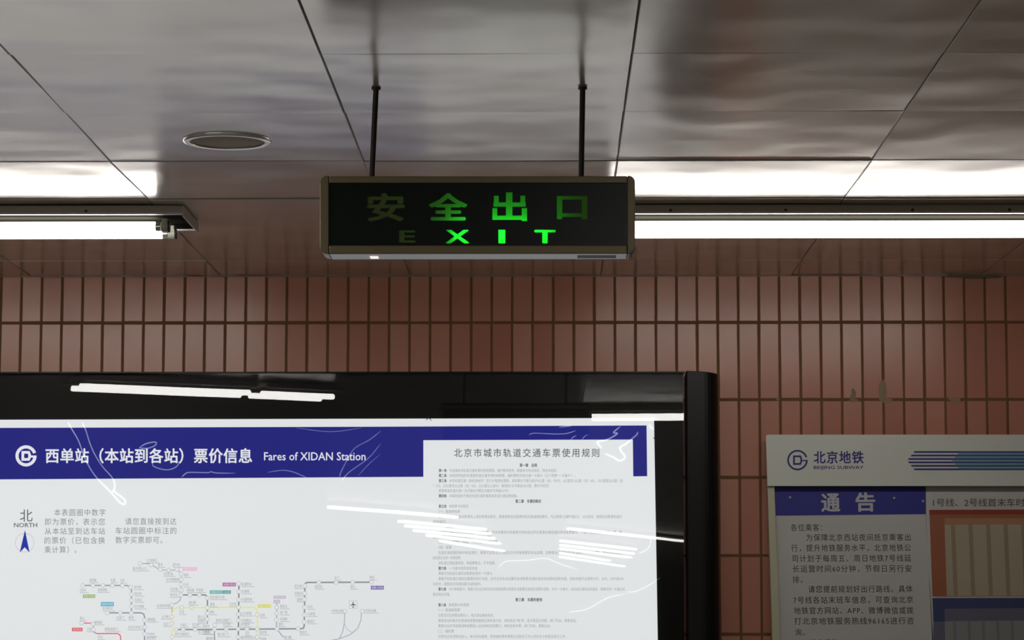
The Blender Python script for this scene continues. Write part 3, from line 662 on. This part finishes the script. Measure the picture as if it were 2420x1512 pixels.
for fn, x0, x1, y, s_ in NAMES:
    (a, yy), (c_, _y) = fn(x0, y), fn(x1, y); text_into(b, s_, a, c_, yy, 7.8, e1, bold=.0)
    stroke(b, [(a, yy + 6.2), (c_ + 6, yy + 6.2)], .9, e1)
link('station_names', b, P_SMALL, po)
b = MB(); x, y = c5(1615, 1131); s_ = 9.2
for q0, q1 in (((-s_, -s_), (s_, -s_)), ((s_, -s_), (s_, s_)), ((s_, s_), (-s_, s_)), ((-s_, s_), (-s_, -s_))): stroke(b, [(x + q0[0], y + q0[1]), (x + q1[0], y + q1[1])], .9, e1)
link('airport_box', b, P_RING, po)
b = MB(); flat(b, [(x + p * .95, y + q * .95) for p, q in ((0, -8), (1.1, -6), (1.1, -2.4), (7, 1.4), (7, 2.8), (1.1, 1.2), (.8, 5), (2.6, 6.8), (2.6, 7.8), (0, 7.2), (-2.6, 7.8), (-2.6, 6.8), (-.8, 5), (-1.1, 1.2), (-7, 2.8), (-7, 1.4), (-1.1, -2.4), (-1.1, -6))], e2)
link('airport_symbol', b, P_HEAD, po)

# creases in the plastic film over the poster, glints painted as pale strips
def c3(x, y): return (x / 2.689, 860 + y / 2.689)
def c6(x, y): return (980 + x / 4.172, 1000 + y / 4.172)
def c7(x, y): return (980 + x / 4.172, 1240 + y / 4.172)
CREASE_GLINT = [(c3, 1.6, [(430, 368), (460, 420), (500, 490), (540, 600), (590, 690), (640, 750), (700, 810), (765, 882), (795, 888), (790, 860), (745, 825), (715, 800)]),
 (c3, 1.5, [(520, 370), (545, 420), (570, 500), (600, 570), (650, 650), (718, 728), (728, 790), (710, 820)]),
 (c3, 1.7, [(885, 532), (930, 505), (990, 496), (985, 518), (935, 536), (885, 532)]), (c3, 1.4, [(968, 630), (980, 652), (1050, 672), (1105, 662), (1135, 635), (1132, 618)]),
 (c3, 1.4, [(1155, 718), (1180, 695), (1210, 688), (1320, 690), (1340, 684), (1375, 692), (1495, 693)]), (c3, 1.2, [(1700, 688), (1790, 675), (1850, 682), (1900, 700), (1950, 722)]),
 (c3, 1.3, [(2420, 425), (2350, 480), (2260, 530), (2228, 570), (2200, 620), (2165, 690), (2160, 715)]), (c3, 1.3, [(2419, 505), (2350, 590), (2270, 650), (2215, 690), (2170, 740)]), (c3, .8, [(2419, 570), (2340, 640), (2275, 710)]),
 (c3, .8, [(1880, 405), (2100, 430), (2300, 405)]),
 (c6, 1.8, [(2030, 30), (1975, 75), (1960, 95), (2000, 100), (1905, 158), (1800, 182), (1820, 215), (1845, 245)]), (c6, 1.8, [(2200, 82), (2190, 112), (2140, 155), (2080, 205), (2025, 235), (2035, 275), (2070, 320), (2060, 355), (2012, 368), (1960, 335), (1872, 298)]),
 (c6, 1.2, [(1125, 115), (1170, 98), (1300, 102), (1400, 106), (1500, 100), (1590, 72)]), (c6, 1.0, [(1540, 160), (1565, 135), (1595, 122)]), (c6, 1.0, [(1650, 160), (1675, 130), (1705, 112)]), (c6, 1.4, [(1420, 40), (1480, 32), (1550, 25)]),
 (c6, 1.6, [(2310, 5), (2330, 40), (2362, 60)]), (c7, .8, [(2330, 130), (2320, 200), (2280, 250), (2210, 282)]), (c7, .7, [(2420, 520), (2300, 600), (2180, 655), (2090, 660)]), (c7, .7, [(2080, 680), (1900, 720), (1700, 830), (1520, 860)]),
 (c7, .7, [(830, 420), (900, 360), (1100, 350), (1290, 330), (1420, 380), (1600, 440)])]
cr = thing('plastic_film', 'creases of clear plastic film over the fare poster, glints painted as pale strips', 'plastic film', on_y(700, 1100, GLY + .008))
for fn, r_, pts in CREASE_GLINT:
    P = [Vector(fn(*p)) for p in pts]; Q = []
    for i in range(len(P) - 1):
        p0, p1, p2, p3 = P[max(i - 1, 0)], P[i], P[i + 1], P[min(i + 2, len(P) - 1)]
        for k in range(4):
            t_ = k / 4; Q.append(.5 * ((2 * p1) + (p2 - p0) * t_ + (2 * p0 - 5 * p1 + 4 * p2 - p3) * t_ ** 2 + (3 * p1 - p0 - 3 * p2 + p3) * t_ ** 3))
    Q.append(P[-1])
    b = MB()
    for k in range(len(Q) - 1):           # two narrow pale facets stand in for the glint on a ridge
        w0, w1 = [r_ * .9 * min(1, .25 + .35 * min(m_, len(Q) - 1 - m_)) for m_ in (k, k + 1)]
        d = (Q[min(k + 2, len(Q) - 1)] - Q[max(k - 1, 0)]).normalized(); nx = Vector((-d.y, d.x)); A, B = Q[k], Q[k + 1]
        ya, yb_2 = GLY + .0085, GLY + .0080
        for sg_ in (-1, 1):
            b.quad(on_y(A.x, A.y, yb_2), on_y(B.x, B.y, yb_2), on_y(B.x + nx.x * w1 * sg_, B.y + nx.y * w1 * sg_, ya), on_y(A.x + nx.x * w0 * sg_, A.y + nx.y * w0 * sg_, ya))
    link('crease_glint', b, MT['film'], cr)

b = MB()
for (x, y), pts in (((1014, 988), ((-7, 4), (0, -1), (5, 5))), ((1014, 988), ((-4, -3), (3, 2))), ((1546, 1038), ((-2, -4), (2, 0), (3, 7))), ((1555, 1428), ((-1, -6), (1, 0), (-1, 6)))):
    stroke(b, [(x + p, y + q) for p, q in pts], 1.6, GLY + .0075)
link('tear', b, MT['black_cap'], cr)
# ------------------------------------------------------------------ notice board on the right
def n8(x, y): return (1780 + x / 2.953, 1000 + y / 2.953)
NY = WY - .05
nb = thing('notice_board', 'pale grey wall notice board with blue logo and arrow stripes', 'notice board', on_y(2150, 1700, NY))
HY = NY - .012       # header panel stands proud of the glazing
b = MB(); pts = [n8(100, 79), n8(2420, 79), n8(2420, 438), n8(98.5, 438), n8(88.5, 92), n8(91, 84)]
b.prism([on_y(x, y, HY) for x, y in pts], (0, .018, 0)); link('header_panel', b, MT['board'], nb, bevel=.0012)
b = MB(); b.prism([on_y(*n8(x, y), NY) for x, y in ((100, 436), (148, 436), (188, 1512), (215, 2300), (170, 2300), (134, 1512))], (0, .044, 0)); link('side_frame', b, MT['board_edge'], nb, bevel=.001)
b = MB(); b.prism([on_y(*n8(x, y), NY + .026) for x, y in ((120, 436), (2420, 436), (2420, 2300), (170, 2300))], (0, .022, 0)); link('back_panel', b, MT['board_inner'], nb)
h1 = HY - .0006
b = MB(); logo(b, *n8(309, 257), 24.2, 4.2, h1, 4.2); link('logo', b, MT['ink_navy'], nb)
b = MB(); text_into(b, '北京地铁', 1923, 2041, 1080, 29.5, h1, bold=.022, sp=1.12); link('name_text', b, MT['ink_navy'], nb)
b = MB(); text_into(b, 'BEIJING SUBWAY', 1923, 2041, 1105.5, 10.2, h1, bold=.012, ink_fit=True); link('name_text', b, MT['ink_navy'], nb)
def sq(x, y): return (2120 + x / 8.0667, 1040 + y / 8.0667)
yb_ = [208, 275, 341, 406, 472, 538]; hh = 33
def lx(y): return 190 + abs(y - 388) * (145 / 180)
def mx_(y): return 1048 + abs(y - 388) * (160 / 190)
b1, b2, b3, b4 = MB(), MB(), MB(), MB()
for y in yb_:
    ys = (y, y + hh)
    flat(b1, [sq(lx(ys[0]), ys[0]), sq(mx_(ys[0]), ys[0]), sq(mx_(ys[1]), ys[1]), sq(lx(ys[1]), ys[1])], h1)
    flat(b2, [sq(mx_(ys[0]), ys[0]), sq(5200, ys[0]), sq(5200, ys[1]), sq(mx_(ys[1]), ys[1])], h1)
for y in yb_[:-1]:
    ys = (y + hh, y + 66); ym = sum(ys) / 2
    if ys[0] < 388 < ys[1]: continue
    flat(b3, [sq(mx_(ys[0]), ys[0]), sq(5200, ys[0]), sq(5200, ys[1]), sq(mx_(ys[1]), ys[1])], h1 + .0002)
flat(b3, [sq(mx_(374), 374), sq(5200, 374), sq(5200, 407), sq(mx_(407), 407), sq(1050, 388)], h1 + .0002)
link('arrow_stripes', b1, MT['ink_navy'], nb); link('arrow_stripes', b2, MT['ink_blue'], nb, label='mid blue arrow stripes'); link('stripe_ground', b3, MT['ink_pale'], nb)
# paper notice
QY = NY + .022
nt = thing('paper_notice', 'white printed notice sheet with blue heading band pinned in the board', 'notice', on_y(*n8(700, 2200), QY))
b = MB(); b.prism([on_y(*n8(x, y), QY) for x, y in ((149, 425), (1199, 425), (1203, 633), (1256, 1512), (1300, 2250), (215, 2250), (172, 1100))], (0, .001, 0)); link('sheet', b, MT['paper'], nt)
b = MB(); flat(b, [n8(149, 425), n8(1199, 425), n8(1204, 634), n8(158, 645)], QY - .0006); link('heading_band', b, MT['ink_band'], nt)
b = MB(); text_into(b, '通', *[n8(x, 0)[0] for x in (474, 606)], n8(0, 551)[1], 44, QY - .0012, bold=.03, slope=-.01, shear=.03)
text_into(b, '告', *[n8(x, 0)[0] for x in (714, 852)], n8(0, 548)[1], 44, QY - .0012, bold=.03, slope=-.01, shear=.03); link('heading_text', b, MT['ink_white'], nt)
b = MB()
for s_, x0, x1, y in (('各位乘客：', 262, 482, 727), ('为保障北京西站夜间抵京乘客出', 370, 1098, 797), ('行，提升地铁服务水平，北京地铁公', 265, 1100, 870), ('司计划于每周五、周日地铁7号线延', 272, 1102, 943), ('长运营时间60分钟，节假日另行安', 275, 1105, 1015), ('排。', 275, 345, 1090),
        ('请您提前规划好出行路线。具体', 385, 1112, 1157), ('7号线各站末班车信息，可查询北京', 280, 1116, 1233), ('地铁官方网站、APP、微博微信或拨', 285, 1118, 1307), ('打北京地铁服务热线96165进行咨', 287, 1120, 1380), ('询。', 293, 360, 1457), ('特此通告。', 400, 610, 1530)):
    text_into(b, s_, n8(x0, 0)[0], n8(x1, 0)[0], n8(0, y)[1], 17, QY - .0006, bold=.004, slope=-.004, shear=.03, sp=1.17)
link('notice_text', b, MT['ink_dark'], nt)
# timetable sheet
def t2(x, y): return (2170 + x / 9.448, 1140 + y / 9.45)
def t3(x, y): return (2170 + x / 9.68, 1380 + y / 9.68)
tt = thing('timetable_sheet', 'printed timetable sheet with orange and blue train tables', 'timetable', on_y(2500, 1750, QY))
b = MB(); b.prism([on_y(x, y, QY) for x, y in ((2188.5, 1144), (2600, 1144), (2610, 1760), (2222, 1760), (2203, 1512), (2188.5, 1216))], (0, .001, 0)); link('sheet', b, MT['paper'], tt)
b = MB(); text_into(b, '1号线、2号线首末车时刻表', 2205, 2466, 1187, 19.5, QY - .0006, bold=.004); link('sheet_title', b, MT['ink_dark'], tt)
def band(name, pts, m, k=1):
    b = MB(); flat(b, pts, QY - .0004 * k - .0002); return link(name, b, m, tt)
band('table_heading', [t2(245, 610), (2600, 1203), (2600, 1215), t2(250, 715)], MT['t_red'])
band('table_ground', [t2(250, 715), (2600, 1215), (2600, 1409), t3(325, 285), t2(262, 1000)], MT['t_orange'])
band('table_heading', [t2(590, 795), (2600, 1224), (2600, 1238), t2(590, 945)], MT['t_tan'], 2)
band('table_cells', [t2(590, 945), (2600, 1238), (2600, 1408), t3(655, 270), t2(605, 1512)], MT['t_beige'], 2)
for k in range(9):
    x = 2247 + k * 41.5; band('table_column', [(x, 1239), (x + 10, 1239), (x + 17, 1407), (x + 7, 1407)], MT['t_beige2'], 3)
band('table_heading', [t3(322, 318), (2600, 1412), (2602, 1423.5), t3(330, 430)], MT['t_nblue'])
band('table_ground', [t3(330, 430), (2600, 1423.5), (2604, 1760), (2222, 1760), t3(345, 860)], MT['t_nblue'])
band('table_heading', [t3(600, 560), (2600, 1436), (2602, 1464), t3(605, 850)], MT['t_sblue'], 2)
band('table_cells', [t3(605, 850), (2602, 1464), (2604, 1740), (2250, 1740), (2233, 1512)], MT['t_grey'], 2)
band('table_side', [t3(345, 860), t3(600, 855), (2232, 1512), (2246, 1740), (2222, 1740), (2205, 1512)], MT['t_sblue'], 2)
for k in range(9):
    x = 2252 + k * 34; band('table_column', [(x, 1466), (x + 7, 1466), (x + 18, 1738), (x + 11, 1738)], MT['t_grey2'], 3)
for (x, y), lab in (((257, 517), 'pale push pin near the outer end of the blue heading band'), ((983, 522), 'pale push pin just right of the two large heading characters'), ((1185, 543), 'pale push pin at the seam between notice and timetable')):
    p = on_y(*n8(x, y), QY - .001)
    b = MB(); b.cyl(p + Vector((0, .001, 0)), p + Vector((0, -.003, 0)), .0032, 12, .0038); b.cyl(p + Vector((0, -.003, 0)), p + Vector((0, -.005, 0)), .0038, 12, .0022)
    o = link('push_pin', b, MT['pin'], None, smooth=True); o['label'] = lab; o['category'] = 'push pin'; o['group'] = 'push pins in the notice board'

bpy.data.objects.remove(_to)
